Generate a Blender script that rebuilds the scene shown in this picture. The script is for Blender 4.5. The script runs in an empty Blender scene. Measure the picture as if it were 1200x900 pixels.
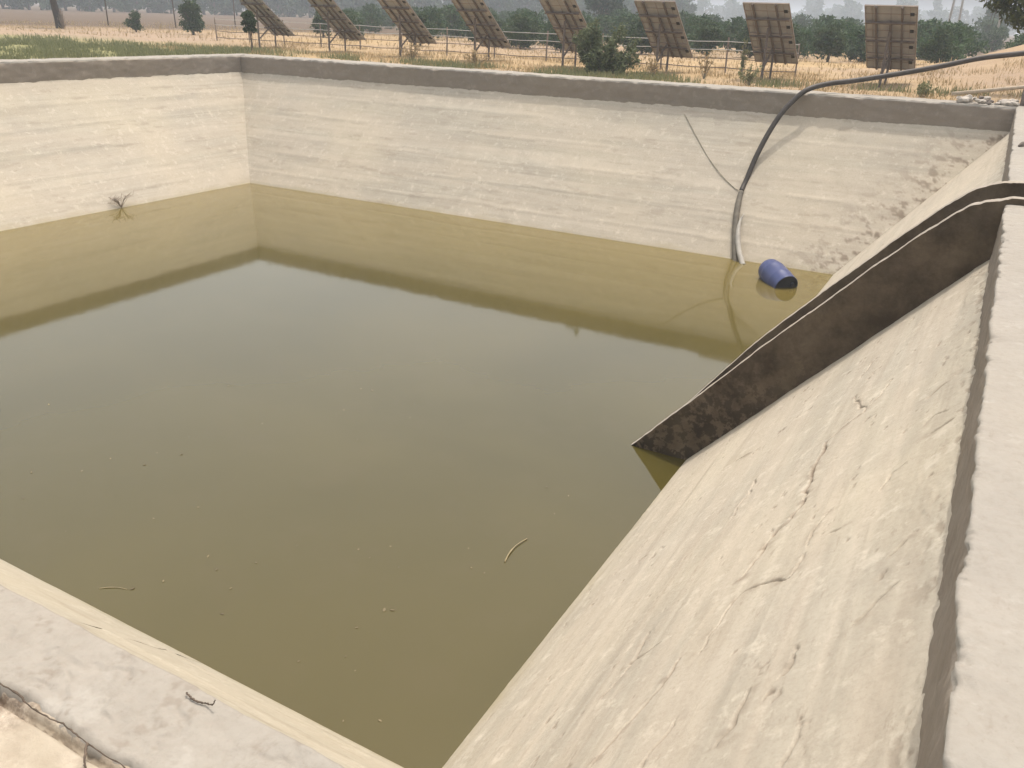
import bpy, bmesh, math, random
import numpy as np
from mathutils import Vector, Matrix
random.seed(7); RNG = np.random.default_rng(11)
scene = bpy.context.scene
COL = scene.collection
R = math.radians

# ------------------------------------------------------------------ dimensions (metres)
CAM_H = 1.6
XL, XR, YB, YN = -24.574, 0.2093, 23.674, 1.08      # inner edges of the coping
ZF, ZW = 0.565, 3.821                               # fascia height, water level below coping
S, SN = 0.8965, 0.8585                              # horizontal run per metre of depth
GZ = -0.12                                          # ground level
CH0, CH1 = 9.937, 11.12                             # chute: outer face of near wall, inner face of far wall
TW = 0.12
ROW_Y, ROW_M = 31.0, -0.072                         # panel row

# ------------------------------------------------------------------ scene helpers
def link(o, parent=None):
    COL.objects.link(o)
    if parent is not None: o.parent = parent
    return o
def tag(o, label=None, cat=None, group=None, kind=None):
    if label: o['label'] = label
    if cat: o['category'] = cat
    if group: o['group'] = group
    if kind: o['kind'] = kind
    return o
def thing(name, label, cat, loc=(0, 0, 0), rz=0.0, group=None):
    o = bpy.data.objects.new(name, None); o.empty_display_size = 0.2
    link(o); o.location = loc; o.rotation_euler = (0, 0, rz)
    return tag(o, label, cat, group)
def dup(root, loc, rz=0.0, scale=1.0, label=None, group=None):
    r = root.copy(); link(r); r.location = loc; r.rotation_euler = (0, 0, rz)
    r.scale = (scale,) * 3 if not isinstance(scale, tuple) else scale
    if label: r['label'] = label
    if group: r['group'] = group
    for ch in list(root.children):
        c = ch.copy(); link(c, r)
        for g in list(ch.children):
            d = g.copy(); link(d, c)
    return r
def mesh_obj(name, verts, faces, mat, parent=None, smooth=False):
    me = bpy.data.meshes.new(name)
    me.from_pydata([tuple(v) for v in verts], [], [tuple(f) for f in faces]); me.update()
    me.materials.append(mat)
    if smooth: me.polygons.foreach_set('use_smooth', [True] * len(me.polygons))
    return link(bpy.data.objects.new(name, me), parent)
def np_mesh(name, V, F, mat, parent=None, smooth=False):
    """V (n,3), F (m,k) with equal k: fast mesh"""
    me = bpy.data.meshes.new(name); k = F.shape[1]
    me.vertices.add(len(V)); me.vertices.foreach_set('co', np.ascontiguousarray(V, dtype=np.float32).ravel())
    me.loops.add(F.size); me.loops.foreach_set('vertex_index', np.ascontiguousarray(F, dtype=np.int32).ravel())
    me.polygons.add(len(F)); me.polygons.foreach_set('loop_start', np.arange(0, F.size, k, dtype=np.int32))
    me.update(calc_edges=True); me.validate()
    me.materials.append(mat)
    if smooth: me.polygons.foreach_set('use_smooth', np.ones(len(F), dtype=bool))
    return link(bpy.data.objects.new(name, me), parent)
def grid(name, P, mat, parent=None, smooth=True, attr=None, flip=False):
    """P (nu,nv,3)"""
    nu, nv = P.shape[:2]
    i = np.arange(nu * nv).reshape(nu, nv)
    F = np.stack([i[:-1, :-1], i[1:, :-1], i[1:, 1:], i[:-1, 1:]], -1).reshape(-1, 4)
    if flip: F = F[:, ::-1]
    o = np_mesh(name, P.reshape(-1, 3), F, mat, parent, smooth)
    if attr is not None:
        a = o.data.attributes.new('dirt', 'FLOAT', 'POINT'); a.data.foreach_set('value', attr.astype(np.float32).ravel())
    return o
class MB:
    """collects boxes and bars into ONE mesh"""
    def __init__(s): s.v = []; s.f = []
    def add(s, v, f):
        b = len(s.v); s.v += [tuple(x) for x in v]; s.f += [tuple(b + i for i in q) for q in f]; return s
    def box(s, x0, x1, y0, y1, z0, z1, M=None):
        v = [Vector((x, y, z)) for z in (z0, z1) for y in (y0, y1) for x in (x0, x1)]
        if M: v = [M @ q for q in v]
        return s.add(v, [(0, 2, 3, 1), (4, 5, 7, 6), (0, 1, 5, 4), (2, 6, 7, 3), (0, 4, 6, 2), (1, 3, 7, 5)])
    def bar(s, a, b, w, h=None, n=4):
        a = Vector(a); b = Vector(b); d = (b - a).normalized(); h = h or w
        up = Vector((0, 0, 1)) if abs(d.z) < .95 else Vector((0, 1, 0))
        x = d.cross(up).normalized(); y = x.cross(d).normalized()
        v = []
        for p in (a, b):
            for k in range(n):
                t = 2 * math.pi * (k + .5) / n; c = 1 / math.cos(math.pi / n)
                v.append(p + x * math.cos(t) * w / 2 * c + y * math.sin(t) * h / 2 * c)
        f = [(k, (k + 1) % n, n + (k + 1) % n, n + k) for k in range(n)] + [tuple(range(n))[::-1], tuple(range(n, 2 * n))]
        return s.add(v, f)
    def tube(s, pts, rad, n=10, cap=True):
        pts = [Vector(p) for p in pts]; m = len(pts)
        rad = rad if hasattr(rad, '__len__') else [rad] * m
        t0 = (pts[1] - pts[0]).normalized(); x = t0.orthogonal().normalized(); v = []
        for i, p in enumerate(pts):
            t = (pts[min(i + 1, m - 1)] - pts[max(i - 1, 0)]).normalized()
            x = (x - t * x.dot(t)).normalized(); y = t.cross(x)
            for k in range(n):
                a = 2 * math.pi * k / n
                v.append(p + (x * math.cos(a) + y * math.sin(a)) * rad[i])
        f = [(i * n + k, i * n + (k + 1) % n, (i + 1) * n + (k + 1) % n, (i + 1) * n + k) for i in range(m - 1) for k in range(n)]
        if cap: f += [tuple(range(n))[::-1], tuple(range((m - 1) * n, m * n))]
        return s.add(v, f)
    def build(s, name, mat, parent=None, smooth=False): return mesh_obj(name, s.v, s.f, mat, parent, smooth)
def catmull(P, k=8):
    P = [Vector(p) for p in P]; Q = [P[0] * 2 - P[1]] + P + [P[-1] * 2 - P[-2]]; out = []
    for i in range(1, len(Q) - 2):
        a, b, c, d = Q[i - 1:i + 3]
        for j in range(k):
            t = j / k
            out.append(.5 * ((2 * b) + (c - a) * t + (2 * a - 5 * b + 4 * c - d) * t * t + (3 * b - a - 3 * c + d) * t ** 3))
    return out + [P[-1]]
# numpy value noise
def _h(ix, iy, s):
    n = (ix.astype(np.int64) * 374761393 + iy.astype(np.int64) * 668265263 + s * 1442695041) & 0xffffffff
    n = ((n ^ (n >> 13)) * 1274126177) & 0xffffffff
    return ((n ^ (n >> 16)) & 0xffff) / 65535.0
def vnoise(x, y, s=0):
    ix = np.floor(x); iy = np.floor(y); fx = x - ix; fy = y - iy
    fx = fx * fx * (3 - 2 * fx); fy = fy * fy * (3 - 2 * fy)
    a = _h(ix, iy, s); b = _h(ix + 1, iy, s); c = _h(ix, iy + 1, s); d = _h(ix + 1, iy + 1, s)
    return (a + (b - a) * fx) * (1 - fy) + (c + (d - c) * fx) * fy - .5
def fbm(x, y, oct=4, s=0, g=.5):
    r = 0; a = 1
    for k in range(oct):
        r = r + a * vnoise(x, y, s + k * 17); x = x * 2.03 + 11.3; y = y * 2.03 + 5.7; a *= g
    return r

# ------------------------------------------------------------------ materials
class NT:
    def __init__(s, name):
        s.m = bpy.data.materials.new(name); s.m.use_nodes = True; s.t = s.m.node_tree
        s.b = s.t.nodes['Principled BSDF']; s.out = s.t.nodes['Material Output']
        s.b.inputs['Specular IOR Level'].default_value = .3
        s.co = None
    def n(s, typ, **kw):
        o = s.t.nodes.new(typ)
        for k, v in kw.items():
            if k.startswith('i_'):
                key = k[2:]; key = int(key) if key.isdigit() else key.replace('_', ' ')
                s.set(o.inputs[key], v)
            else: setattr(o, k, v)
        return o
    def set(s, inp, v):
        if isinstance(v, bpy.types.NodeSocket): s.t.links.new(v, inp)
        elif isinstance(v, bpy.types.Node): s.t.links.new(v.outputs[0], inp)
        else: inp.default_value = v
    def coord(s, scale=(1, 1, 1), rot=(0, 0, 0)):
        if s.co is None: s.co = s.n('ShaderNodeTexCoord').outputs['Object']
        m = s.n('ShaderNodeMapping'); s.set(m.inputs['Vector'], s.co); m.inputs['Scale'].default_value = scale; m.inputs['Rotation'].default_value = rot
        return m.outputs[0]
    def noise(s, scale, det=5, rough=.55, vec=None, dist=0):
        o = s.n('ShaderNodeTexNoise'); s.set(o.inputs['Vector'], vec if vec is not None else s.coord())
        o.inputs['Scale'].default_value = scale; o.inputs['Detail'].default_value = det
        o.inputs['Roughness'].default_value = rough; o.inputs['Distortion'].default_value = dist
        return o.outputs['Fac']
    def ramp(s, fac, stops):
        o = s.n('ShaderNodeValToRGB'); s.set(o.inputs[0], fac); e = o.color_ramp.elements
        while len(e) < len(stops): e.new(.5)
        for q, (p, c) in zip(e, stops): q.position = p; q.color = (*c, 1) if hasattr(c, '__len__') else (c, c, c, 1)
        return o.outputs[0]
    def mix(s, fac, a, b, mode='MIX'):
        o = s.n('ShaderNodeMix', data_type='RGBA', blend_type=mode)
        s.set(o.inputs[0], fac)
        for i, v in ((6, a), (7, b)): s.set(o.inputs[i], (*v, 1) if isinstance(v, tuple) else v)
        return o.outputs[2]
    def math(s, op, a, b=0.0):
        o = s.n('ShaderNodeMath', operation=op); s.set(o.inputs[0], a); s.set(o.inputs[1], b); return o.outputs[0]
    def bump(s, h, strength=.3, dist=.02, normal=None):
        o = s.n('ShaderNodeBump'); s.set(o.inputs['Height'], h); o.inputs['Strength'].default_value = strength; o.inputs['Distance'].default_value = dist
        if normal is not None: s.set(o.inputs['Normal'], normal)
        s.set(s.b.inputs['Normal'], o.outputs[0]); return o.outputs[0]
    def color(s, c): s.set(s.b.inputs['Base Color'], (*c, 1) if isinstance(c, tuple) else c); return s
    def rough(s, r): s.set(s.b.inputs['Roughness'], r); return s

def concrete(name, c0, c1, band=.5, dirt=(.16, .12, .085), speck=True, stainz=False):
    t = NT(name)
    big = t.noise(.35, 4); mid = t.noise(2.3, 6, .62); fine = t.noise(28, 4, .7)
    strip = t.noise(1.0, 5, .58, t.coord((.06, .06, 2.4)), .25)
    col = t.mix(t.ramp(mid, [(.32, 0), (.7, 1)]), c0, c1)
    col = t.mix(t.math('MULTIPLY', t.ramp(strip, [(.36, 0), (.47, .9), (.52, .35), (.64, 1)]), band), col, tuple(q * .74 for q in c0))
    col = t.mix(t.math('MULTIPLY', t.ramp(big, [(.42, 0), (.68, 1)]), .45), col, (c1[0] * 1.08, c1[1] * 1.03, c1[2] * .93))
    pk = t.noise(1.0, 5, .55, t.coord((.10, .10, 1.9)), .3)
    col = t.mix(t.math('MULTIPLY', t.ramp(pk, [(.38, 0), (.48, 1), (.53, 1), (.62, 0)]), .35), col, (c1[0] * 1.03, c1[1] * .975, c1[2] * .95))
    col = t.mix(t.math('MULTIPLY', t.ramp(pk, [(.56, 0), (.70, 1)]), .10), col, (c1[0] * 1.1, c1[1] * 1.09, c1[2] * 1.04))
    if speck:
        sp = t.noise(9, 7, .74, t.coord((1, .40, 1.6)))
        col = t.mix(t.math('MULTIPLY', t.ramp(sp, [(.60, 0), (.68, 1)]), .26), col, dirt)
        gr = t.noise(60, 4, .8, t.coord((1, .7, 1)))
        col = t.mix(t.math('MULTIPLY', t.ramp(gr, [(.60, 0), (.70, 1)]), .26), col, dirt)
        pt = t.noise(1.6, 6, .7, t.coord((1.4, .5, 1.4)), .5)
        col = t.mix(t.math('MULTIPLY', t.ramp(pt, [(.52, 0), (.64, 1)]), .16), col, (c0[0] * .80, c0[1] * .76, c0[2] * .70))
        col = t.mix(t.math('MULTIPLY', t.ramp(t.noise(5, 5, .7), [(.56, 0), (.66, 1)]), .45), col, tuple(min(.78, q * 1.22) for q in c1))
    col = t.mix(t.math('MULTIPLY', t.ramp(fine, [(.3, 1), (.55, 0)]), .16), col, dirt)
    if stainz:      # weathering that sits just above the water line
        sep = t.n('ShaderNodeSeparateXYZ'); t.coord(); t.set(sep.inputs[0], t.co)
        zz = t.math('ADD', sep.outputs[2], t.math('MULTIPLY', t.math('SUBTRACT', t.noise(1.1, 5, .6), .5), .5))
        wet = t.ramp(t.math('MULTIPLY', t.math('ADD', zz, ZW + .1), 2.2), [(0.02, 1), (.16, .55), (.5, 0)])
        col = t.mix(t.math('MULTIPLY', wet, .65), col, (.30, .255, .145))
    at = t.n('ShaderNodeAttribute', attribute_name='dirt')
    col = t.mix(at.outputs['Fac'], col, dirt)
    t.color(col).rough(.9); t.b.inputs['Specular IOR Level'].default_value = .15
    h = t.math('ADD', t.math('MULTIPLY', mid, .6), t.math('MULTIPLY', fine, .35))
    t.bump(t.math('ADD', h, t.math('MULTIPLY', t.noise(90, 3, .7), .20)), .42, .016)
    return t.m
SLOPE = concrete('plaster_slope', (.405, .367, .298), (.482, .440, .360), .62, stainz=True)
SLOPE_N = concrete('damp_slope', (.36, .327, .255), (.42, .384, .305), .2, stainz=True)
COPE = concrete('coping_concrete', (.262, .246, .215), (.322, .304, .268), .12)
FASC = concrete('fascia_concrete', (.222, .192, .158), (.28, .245, .203), .3)
CHUTE = concrete('chute_concrete', (.26, .232, .195), (.37, .337, .29), .3)
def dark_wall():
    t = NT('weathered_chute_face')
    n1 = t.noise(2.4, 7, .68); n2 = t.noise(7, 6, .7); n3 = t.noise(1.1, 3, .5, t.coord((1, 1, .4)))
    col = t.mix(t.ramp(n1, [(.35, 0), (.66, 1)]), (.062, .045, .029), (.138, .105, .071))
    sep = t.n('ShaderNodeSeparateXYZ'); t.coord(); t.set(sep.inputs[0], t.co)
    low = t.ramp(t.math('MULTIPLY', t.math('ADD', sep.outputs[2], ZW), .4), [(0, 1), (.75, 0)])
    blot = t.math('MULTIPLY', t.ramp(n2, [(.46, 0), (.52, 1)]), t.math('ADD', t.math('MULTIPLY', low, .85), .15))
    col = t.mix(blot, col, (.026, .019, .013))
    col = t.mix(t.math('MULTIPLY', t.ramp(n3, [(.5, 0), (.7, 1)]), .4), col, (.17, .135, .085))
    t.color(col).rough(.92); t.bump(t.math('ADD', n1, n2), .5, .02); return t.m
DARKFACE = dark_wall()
def simple(name, c, r=.6, metal=0, var=.12, scale=6, bump=0):
    t = NT(name); n = t.noise(scale, 5, .6)
    cc = t.mix(t.ramp(n, [(.3, 0), (.7, 1)]), tuple(q * (1 - var) for q in c), tuple(min(1, q * (1 + var)) for q in c))
    if name == 'floating_leaf_mat': cc = t.mix(t.n('ShaderNodeObjectInfo').outputs['Random'], cc, (.075, .058, .030))
    t.color(cc).rough(r)
    t.b.inputs['Metallic'].default_value = metal
    if bump: t.bump(n, bump, .01)
    return t.m
def leafmat(name, a, b, scale=1.4):
    t = NT(name); n = t.noise(scale, 4, .65); n2 = t.noise(scale * 9, 2, .5)
    c = t.mix(t.ramp(n, [(.33, 0), (.67, 1)]), a, b)
    c = t.mix(t.math('MULTIPLY', t.ramp(n2, [(.45, 0), (.7, 1)]), .4), c, tuple(min(1, q * 1.6) for q in b))
    oi = t.n('ShaderNodeObjectInfo')
    c = t.mix(t.math('MULTIPLY', oi.outputs['Random'], .3), c, tuple(q * .6 for q in a))
    t.color(c).rough(.65); t.b.inputs['Specular IOR Level'].default_value = .25
    tr = t.n('ShaderNodeBsdfTranslucent'); t.set(tr.inputs[0], c)
    mx = t.n('ShaderNodeMixShader'); mx.inputs[0].default_value = .22
    t.set(mx.inputs[1], t.b.outputs[0]); t.set(mx.inputs[2], tr.outputs[0]); t.set(t.out.inputs[0], mx.outputs[0])
    return t.m
L_CITRUS = leafmat('citrus_leaf', (.024, .050, .016), (.054, .088, .030))
L_FAR = leafmat('far_leaf', (.026, .062, .018), (.056, .104, .036), .5)
L_BUSH = leafmat('bush_leaf', (.085, .105, .050), (.150, .175, .085), 1.0)
L_OVER = leafmat('overhang_leaf', (.050, .062, .018), (.085, .095, .030))
L_WEED = leafmat('weed_leaf', (.17, .185, .085), (.27, .27, .14), 2)
STRAW = leafmat('straw_blade', (.33, .24, .125), (.47, .36, .205), 2)
BARK = simple('bark', (.11, .085, .065), .9, var=.3, scale=14, bump=.5)
BARKD = simple('dark_bark', (.045, .035, .028), .9, var=.3, scale=14, bump=.5)
ROOT = simple('dark_root', (.10, .075, .055), .9, 0, .4, 30)
BARKG = simple('pale_stem', (.27, .24, .18), .9, var=.2, scale=9)
RUST = simple('rusty_steel', (.14, .115, .10), .75, .15, .25, 11)
GALV = simple('galvanised_steel', (.50, .49, .46), .5, .5, .1, 8)
BACKSHEET = simple('panel_backsheet', (.335, .335, .34), .6, 0, .18, 2.5)
GLASSF = simple('panel_glass', (.012, .016, .035), .12, 0, .1)
ALU = simple('panel_frame', (.27, .235, .205), .6, .2, .15)
BLACKP = simple('black_plastic', (.012, .012, .012), .5)
POST = simple('fence_post', (.21, .17, .14), .8, 0, .25, 12)
HOSE = simple('black_hose', (.050, .042, .036), .5, 0, .25, 5)
PIPEG = simple('grey_pipe', (.34, .32, .28), .6, 0, .2, 7)
ROPE = simple('faded_rope', (.30, .265, .205), .9, 0, .2, 12)
BLUE = simple('blue_drum', (.055, .070, .165), .32, 0, .14, 3)
BLUED = simple('dark_blue_cap', (.030, .034, .048), .5, 0, .2, 5)
TWIG = simple('dry_twig', (.25, .20, .155), .9, 0, .3, 20)
STONE = simple('rubble_stone', (.42, .38, .33), .9, 0, .3, 6, .6)
STONED = simple('dark_rubble', (.16, .135, .115), .9, 0, .35, 6, .6)
WOOD = simple('weathered_wood', (.44, .36, .27), .85, 0, .2, 9)
LEAFY = simple('floating_leaf_mat', (.24, .195, .105), .6, 0, .35, 9)

def water_mat():
    t = NT('murky_water')
    n = t.noise(.16, 3, .5, None, .4); n2 = t.noise(1.3, 4, .6)
    c = t.mix(t.ramp(n, [(.35, 0), (.65, 1)]), (.064, .053, .014), (.082, .067, .020))
    c = t.mix(t.math('MULTIPLY', t.ramp(n2, [(.5, 0), (.75, 1)]), .2), c, (.090, .070, .030))
    # paler shallows along the back and left slopes, wall reflection painted into the colour
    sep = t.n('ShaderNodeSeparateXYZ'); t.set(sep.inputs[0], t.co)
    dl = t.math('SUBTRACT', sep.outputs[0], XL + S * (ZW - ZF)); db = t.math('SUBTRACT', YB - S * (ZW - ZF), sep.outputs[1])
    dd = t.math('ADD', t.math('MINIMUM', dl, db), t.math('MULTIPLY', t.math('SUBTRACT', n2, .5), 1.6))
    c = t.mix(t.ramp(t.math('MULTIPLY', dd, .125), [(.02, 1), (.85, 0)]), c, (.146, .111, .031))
    t.color(c).rough(.05); t.b.inputs['IOR'].default_value = 1.45; t.b.inputs['Specular IOR Level'].default_value = .5
    t.bump(t.noise(1.6, 3, .5, t.coord((1, 1, 1))), .035, .02)
    return t.m
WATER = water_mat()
def ground_mat():
    t = NT('dry_field_ground')
    sep = t.n('ShaderNodeSeparateXYZ'); t.coord(); t.set(sep.inputs[0], t.co)
    big = t.noise(.05, 5, .6); mid = t.noise(.45, 6, .65); fine = t.noise(6, 5, .7); row = t.noise(.6, 3, .5, t.coord((.08, 1.5, 1), (0, 0, .35)))
    straw = t.mix(t.ramp(mid, [(.35, 0), (.68, 1)]), (.31, .215, .11), (.42, .31, .175))
    soil = t.mix(t.ramp(fine, [(.3, 0), (.7, 1)]), (.27, .20, .14), (.35, .265, .195))
    c = t.mix(t.ramp(big, [(.42, 0), (.60, 1)]), straw, soil)
    c = t.mix(t.math('MULTIPLY', t.ramp(row, [(.45, 0), (.65, 1)]), .35), c, (.33, .235, .14))
    # stubble field far away is pinker: bare worked land beyond about 60 m
    far = t.n('ShaderNodeVectorMath', operation='LENGTH'); t.set(far.inputs[0], t.co)
    f = t.ramp(t.math('ADD', t.math('MULTIPLY', far.outputs['Value'], .01), t.math('MULTIPLY', big, .15)), [(.78, 0), (.86, 1)])
    c = t.mix(f, c, t.mix(mid, (.105, .074, .050), (.135, .098, .068)))
    # green weeds strip on the left bank
    gx = t.math('ADD', sep.outputs[0], t.math('MULTIPLY', mid, 7))
    g = t.ramp(t.math('MULTIPLY', t.math('ADD', gx, 60), .02), [(.26, 0), (.36, 1), (.70, 1), (.78, 0)])
    gy = t.ramp(t.math('MULTIPLY', t.math('ADD', sep.outputs[1], t.math('MULTIPLY', mid, 8)), .02), [(.60, 1), (.74, 0)])
    c = t.mix(t.math('MULTIPLY', t.math('MULTIPLY', g, gy), .8), c, t.mix(fine, (.15, .165, .065), (.23, .235, .105)))
    t.color(c).rough(.95); t.b.inputs['Specular IOR Level'].default_value = .1
    t.bump(t.math('ADD', mid, fine), .6, .06); return t.m
GROUND = ground_mat()
def bank_mat():
    t = NT('dusty_mortar_ground')
    a = t.noise(3, 6, .65); b = t.noise(16, 6, .75); g = t.noise(1.7, 4, .6, None, .6)
    c = t.mix(t.ramp(a, [(.35, 0), (.66, 1)]), (.36, .31, .235), (.43, .375, .295))
    at = t.n('ShaderNodeAttribute', attribute_name='dirt')
    grit = t.mix(t.ramp(b, [(.38, 0), (.62, 1)]), (.20, .155, .115), (.52, .45, .36))
    c = t.mix(at.outputs['Fac'], c, grit)
    t.color(c).rough(.95); t.b.inputs['Specular IOR Level'].default_value = .1; t.bump(t.math('ADD', a, b), .5, .012); return t.m
BANK = bank_mat()

# ------------------------------------------------------------------ the pond
def seg_dist(u, v, pts):
    d = np.full(u.shape, 9.0); tt = np.zeros(u.shape); L = 0
    for (a, b), (c, e) in zip(pts[:-1], pts[1:]):
        du, dv = c - a, e - b; l2 = du * du + dv * dv
        t = np.clip(((u - a) * du + (v - b) * dv) / l2, 0, 1)
        q = np.hypot(u - a - t * du, v - b - t * dv)
        tt = np.where(q < d, L + t * math.sqrt(l2), tt); d = np.minimum(d, q); L += math.sqrt(l2)
    return d, tt / L
# cracks of the right slope as (y, z)
CRACKS = [([(7.10, -1.33), (6.95, -1.335), (6.87, -1.48), (6.75, -1.57), (6.45, -1.567), (6.02, -1.55), (5.54, -1.515), (5.33, -1.556), (5.23, -1.645), (4.95, -1.663), (4.7, -1.72)], .011, 1.0),
          ([(4.33, -1.347), (4.45, -1.52), (4.474, -1.633), (4.27, -1.717), (3.91, -1.745)], .007, .8),
          ([(3.0, -2.14), (3.235, -2.082), (3.434, -2.03), (3.552, -1.947), (3.69, -1.892), (3.95, -1.87)], .009, .9),
          ([(5.551, -.635), (5.528, -.758)], .010, .8), ([(5.78, -.66), (5.81, -.742), (5.75, -.79)], .008, .7),
          ([(7.10, -1.343), (7.49, -1.456), (7.7, -1.47)], .007, .7), ([(8.08, -2.684), (8.03, -2.513)], .016, .9),
          ([(4.24, -2.333), (4.30, -2.2), (4.342, -2.13)], .010, .6), ([(4.697, -1.184), (4.687, -1.114)], .010, .7),
          ([(3.5, -.9), (3.62, -.83), (3.7, -.74)], .009, .6), ([(2.9, -1.35), (3.05, -1.31), (3.3, -1.30)], .007, .7),
          ([(5.0, -.98), (5.15, -.93), (5.2, -.86)], .007, .55), ([(6.3, -.82), (6.42, -.72)], .008, .6),
          ([(3.9, -2.35), (4.25, -2.30), (4.6, -2.31)], .007, .5), ([(4.33, -1.347), (4.6, -1.30), (4.9, -1.32), (5.1, -1.24)], .005, .5),
          ([(6.95, -1.35), (7.3, -1.20), (7.5, -1.16)], .006, .5), ([(2.3, -1.75), (2.6, -1.70), (3.0, -1.73), (3.3, -1.68)], .007, .6),
          ([(6.2, -2.2), (6.6, -2.15), (6.9, -2.19)], .007, .5), ([(2.6, -1.02), (2.75, -.98), (2.9, -1.0)], .006, .6), ([(8.4, -1.5), (8.7, -1.46)], .009, .6),
          ([(3.3, -1.15), (3.42, -1.12), (3.5, -1.16)], .008, .7), ([(4.0, -.82), (4.1, -.75)], .009, .7), ([(2.2, -.85), (2.4, -.80)], .008, .6)]
def right_slope(y, z):
    """displacement along the slope normal and dirt for the right-hand slope; y along the wall, z height"""
    w = (-z - ZF) * math.hypot(1, S)          # distance down the slope
    # long trowelled courses, slightly skew, one lapping over the next
    q = w + .05 * y + .16 * fbm(y * .35, w * .6, 3, 3)
    lap = np.abs(((q / .62) % 1.0) - .5) * 2
    d = .007 * fbm(y * .45, q * 2.6, 3, 1) + .0042 * fbm(y * 1.5, q * 5.0, 4, 5, .5) + .0035 * np.clip(lap - .80, 0, 1) / .2 * (fbm(y * .8, q, 3, 9) > -.08)
    rid = 1 - np.abs(fbm(y * 1.5, q * 6.0, 4, 21)) * 3.2
    d = d + .0018 * np.clip(rid - .80, 0, 1) / .2
    dirt = np.zeros_like(d)
    uw = y + .05 * fbm(y * 5, z * 5, 3, 31); vw = z + .05 * fbm(y * 5, z * 5, 3, 37)
    for pts, wd, k in CRACKS:
        c, t = seg_dist(uw, vw, pts)
        wv = wd * (.45 + 1.5 * np.clip(fbm(y * 6, z * 6, 2, 41) + .45, 0, 1)) * np.clip(np.minimum(t, 1 - t) * 6 + .35, 0, 1)
        m = np.clip(1.25 - c / np.maximum(wv, 1e-4), 0, 1)
        dirt = np.maximum(dirt, k * m); d = d - .022 * m
        halo = np.exp(-(c / .05) ** 2) * np.clip(fbm(y * 14, z * 14, 3, 43) * 3, 0, 1)
        dirt = np.maximum(dirt, .5 * k * halo)
    pit = np.clip(fbm(y * 6, q * 13, 4, 51, .6) - .55, 0, 1) * 6
    pit = np.clip(pit, 0, 1); d = d - .010 * pit; dirt = np.maximum(dirt, .6 * pit)
    # spalled roughness just under the fascia
    near = np.exp(-(w / .16)); d = d + near * .012 * fbm(y * 5, w * 9, 4, 61)
    chip = np.clip((fbm(y * 3.3, w * 6, 4, 63) - .20) * 5, 0, 1) * np.exp(-(w / .22)); d = d + .014 * chip
    flake = np.clip((fbm(y * 6, w * 15, 4, 67, .65) - .12) * 4, 0, 1) * np.exp(-(w / .13)); dirt = np.maximum(dirt, .65 * flake); d = d - .008 * flake
    # long streaks left by the trowel and by run-off along the wall
    st = np.clip((fbm(y * .35, q * 9, 4, 73, .6) - .20) * 3, 0, 1); dirt = np.maximum(dirt, .13 * st)
    return d, dirt
def slope_panel(name, a0, a1, na, nw, side, mat, parent, ztop=-ZF + .02, zbot=-4.9, amp=1.0):
    """side: 'R','L','B','N'; a along the wall, z down"""
    a = np.linspace(a0, a1, na)[:, None]; z = np.linspace(ztop, zbot, nw)[None, :]
    A = a + 0 * z; Z = z + 0 * a; run = -Z - ZF
    if side == 'R': d, dirt = right_slope(A, Z)
    else:
        d = (.010 * fbm(A * .4, Z * 3.5, 3, 7) + .006 * fbm(A * 2.1, Z * 7, 4, 8)) * amp
        lap = ((-Z + .05 * fbm(A * .3, Z, 3, 13)) / .58) % 1.0
        d = d + .012 * np.clip((lap - .82) / .18, 0, 1) * np.clip(fbm(A * .25, np.floor(-Z / .58) * 3, 2, 15) * 4 + .6, 0, 1)
        dirt = .22 * np.clip((fbm(A * 1.2, Z * 9, 5, 19, .65) - .38) * 4, 0, 1)
        if side == 'B':   # old plants and dirt along the corner joint with the right slope
            cx = XR - S * run; near = np.clip(1 - (cx - A) / 1.6, 0, 1)
            dirt = np.maximum(dirt, near * .8 * np.clip((fbm(A * 5, Z * 9, 4, 71, .7) - .12) * 4, 0, 1))
    s = SN if side == 'N' else S
    k = 1 / math.hypot(1, s)
    if side == 'R': P = np.stack([XR - s * run - d * k, A, Z + d * s * k], -1)
    if side == 'L': P = np.stack([XL + s * run + d * k, A, Z + d * s * k], -1)
    if side == 'B': P = np.stack([A, YB - s * run - d * k, Z + d * s * k], -1)
    if side == 'N': P = np.stack([A, YN + s * run + d * k, Z + d * s * k], -1)
    o = grid(name, P, mat, parent, True, dirt, flip=side in 'RN')
    return o
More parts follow.
